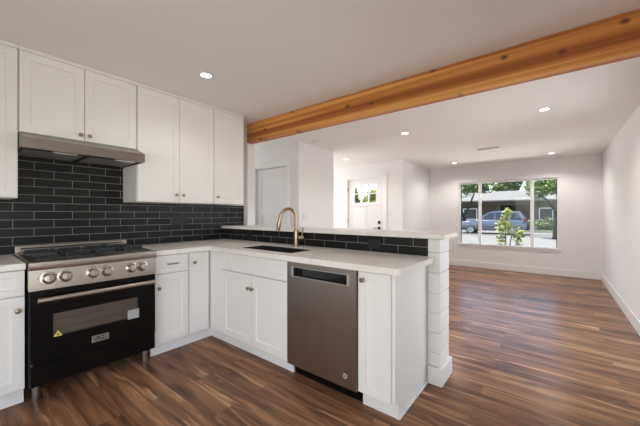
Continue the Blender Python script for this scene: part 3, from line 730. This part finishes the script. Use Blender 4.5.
tree('shade_tree', 'small tree with a bent trunk at the right edge of the window', (22.5, -3.25, GZ),
     [((0, .75, 3.0), (.8, .85, .6)), ((0, .2, 3.4), (.8, .8, .6)), ((0, -.6, 3.1), (.8, .8, .6))],
     [([(0, .02, 0), (0, -.05, 1.0), (0, .0, 1.7), (0, .35, 2.3), (0, .75, 2.75)], [.12, .10, .09, .07, .04])], 'leaf1', 330, .17)
for y, lab in ((9.6, 'leftmost olive green tree crown behind the house roof'), (5.75, 'olive green tree crown behind the roof above the car hood'), (1.9, 'olive green tree crown behind the roof above the car cabin'),
               (-1.95, 'olive green tree crown behind the roof right of the car'), (-5.8, 'rightmost olive green tree crown behind the house roof')):
    tree('backyard_tree', lab, (47 + (y == 1.9 or abs(y) == 5.75) * 1.2, y * 1.04, GZ), [((0, 0, 6.4), (2.2, 1.8, 2.3)), ((0, .2, 4.9), (1.8, 1.6, 1.3))], [([(0, 0, 0), (0, .2, 4.0), (0, .1, 5.6)], [.3, .22, .1])], 'leaf3', 900, .42)
def shrub(label, loc, rad, m='leaf1', n=350, size=.13):
    b = MB(); leaves(b, (0, 0, rad[2]), rad, n, size)
    for k in range(4): b.tube([(.02 * k, 0, 0), (rad[0] * .4 * math.cos(k * 1.6), rad[1] * .4 * math.sin(k * 1.6), rad[2] * 1.1)], .015, 6)
    o = b.build('shrub', m); o.location = loc
    return tag(o, label, 'shrub')
shrub('dark green shrub below the window of the house opposite', (35.0, -2.6, GZ), (.6, .9, .65))
shrub('low green shrub at the right edge of the far lawn', (34.4, -4.3, GZ + .02), (.5, .7, .45))
shrub('small shrub right behind the rear of the parked car', (33.0, -1.6, GZ + .02), (.5, .6, .5))

pl = thing('potted_citrus_tree', 'young bright yellow green leafy tree right outside the picture window', 'tree', (8.9, -2.34, GZ)); pl.name = 'young_tree'
for pts in ([(0, .08, 0), (.02, .06, .6), (0, .06, 1.2), (0, 0, 1.62)], [(.03, .02, 0), (0, -.02, .6), (.02, -.08, 1.0)], [(0, -.12, 0), (0, -.17, .6), (.02, -.2, .95)]):
    MB().tube(pts, [.018, .014, .010, .006][:len(pts)], 8).build('stem', 'bark', pl, True)
b = MB()
leaves(b, (0, .10, 1.18), (.16, .18, .22), 170, .062); leaves(b, (0, .02, 1.52), (.11, .12, .15), 60, .058)
leaves(b, (0, .15, .80), (.13, .12, .22), 90, .06); leaves(b, (0, -.20, .95), (.13, .14, .24), 110, .06); leaves(b, (0, -.24, .68), (.1, .1, .15), 45, .055)
o_ = b.build('leaves', 'leaf2', pl)
# greenery outside the front door
shrub('tall green hedge seen through the left small panes of the front door', (11.5, 4.4, GZ), (.8, .72, 1.6), 'leaf2', 2200, .18)
shrub('lower green hedge seen through the right small panes of the front door', (11.5, 2.75, GZ), (.7, .78, 1.3), 'leaf2', 1700, .17)

# car: local x = length (front at -x), parked facing left
cr = thing('car', 'blue grey station wagon parked in the street outside the window', 'car', (25.9, .45, GZ + .005), -R(90))
bl = [(-2.2, .38), (-2.24, .55), (-2.2, .80), (-1.9, .93), (-1.05, 1.03), (-.95, 1.05), (2.05, 1.05), (2.16, .95), (2.2, .60), (2.15, .36), (1.75, .30), (-1.8, .30)]
MB().prism(bl, 'Y', -.88, .88, .05).build('body', 'carpaint', cr, True)
g = MB(); lo = [(-.98, 1.04), (2.1, 1.04)]; hi = [(-.18, 1.64), (1.72, 1.70)]
A = []
for yy, yt in ((-.84, -.66), (.84, .66)):
    A.append([(lo[0][0], yy, lo[0][1]), (lo[1][0], yy, lo[1][1]), (hi[1][0], yt, hi[1][1]), (.5, yt, 1.73), (hi[0][0], yt, hi[0][1])])
va = [[g.bm.verts.new(p) for p in s] for s in A]
g.bm.faces.new(va[0]); g.bm.faces.new(va[1][::-1])
for i in range(5): g.bm.faces.new((va[0][i], va[0][(i + 1) % 5], va[1][(i + 1) % 5], va[1][i]))
g.build('cabin', 'carpaint', cr)
def side(pts, sgn):
    b = MB()
    def P(x, z, o): t = (z - 1.04) / .66; return (x, sgn * (.84 - .18 * t + o), z)
    a = [b.bm.verts.new(P(x, z, .006)) for x, z in pts]; c = [b.bm.verts.new(P(x, z, -.01)) for x, z in pts]
    b.bm.faces.new(a); b.bm.faces.new(c[::-1])
    for i in range(len(pts)): b.bm.faces.new((a[i], a[(i + 1) % len(pts)], c[(i + 1) % len(pts)], c[i]))
    return b
for sgn in (-1, 1):
    for pts in ([(-.72, 1.08), (.18, 1.08), (.18, 1.60), (-.15, 1.58)], [(.25, 1.08), (1.12, 1.08), (1.12, 1.61), (.25, 1.61)], [(1.19, 1.08), (1.9, 1.08), (1.64, 1.60), (1.19, 1.61)]):
        side(pts, sgn).build('side_window', 'carglass', cr)
for sgn in (-1, 1):
    for x in (-1.4, 1.32):
        wh = MB().lathe((x, sgn * .70, .335), (0, sgn, 0), [(0, .31), (.03, .335), (.19, .335), (.215, .30), (.215, .24), (.2, .235)], 28).build('wheel', 'rubber', cr, True)
        MB().lathe((x, sgn * .70, .335), (0, sgn, 0), [(.19, .235), (.215, .235), (.205, .20), (.21, .06), (.22, .05), (.222, .02)], 28).build('rim', 'rim', wh, True)
    MB().box(1.97, 2.12, sgn * .72, sgn * .89, .85, 1.2, .02).build('tail_light', 'red', cr)
    MB().box(-2.22, -2.0, sgn * .6, sgn * .89, .70, .84, .02).build('headlight', 'rim', cr)
    MB().box(-.75, -.62, sgn * .88, sgn * 1.02, 1.03, 1.16, .02).build('mirror', 'carpaint', cr)
MB().box(2.19, 2.23, -.8, .8, .36, .58, .015).build('rear_bumper', 'blackmat', cr)
MB().box(-2.28, -2.21, -.8, .8, .34, .56, .015).build('front_bumper', 'carpaint', cr)
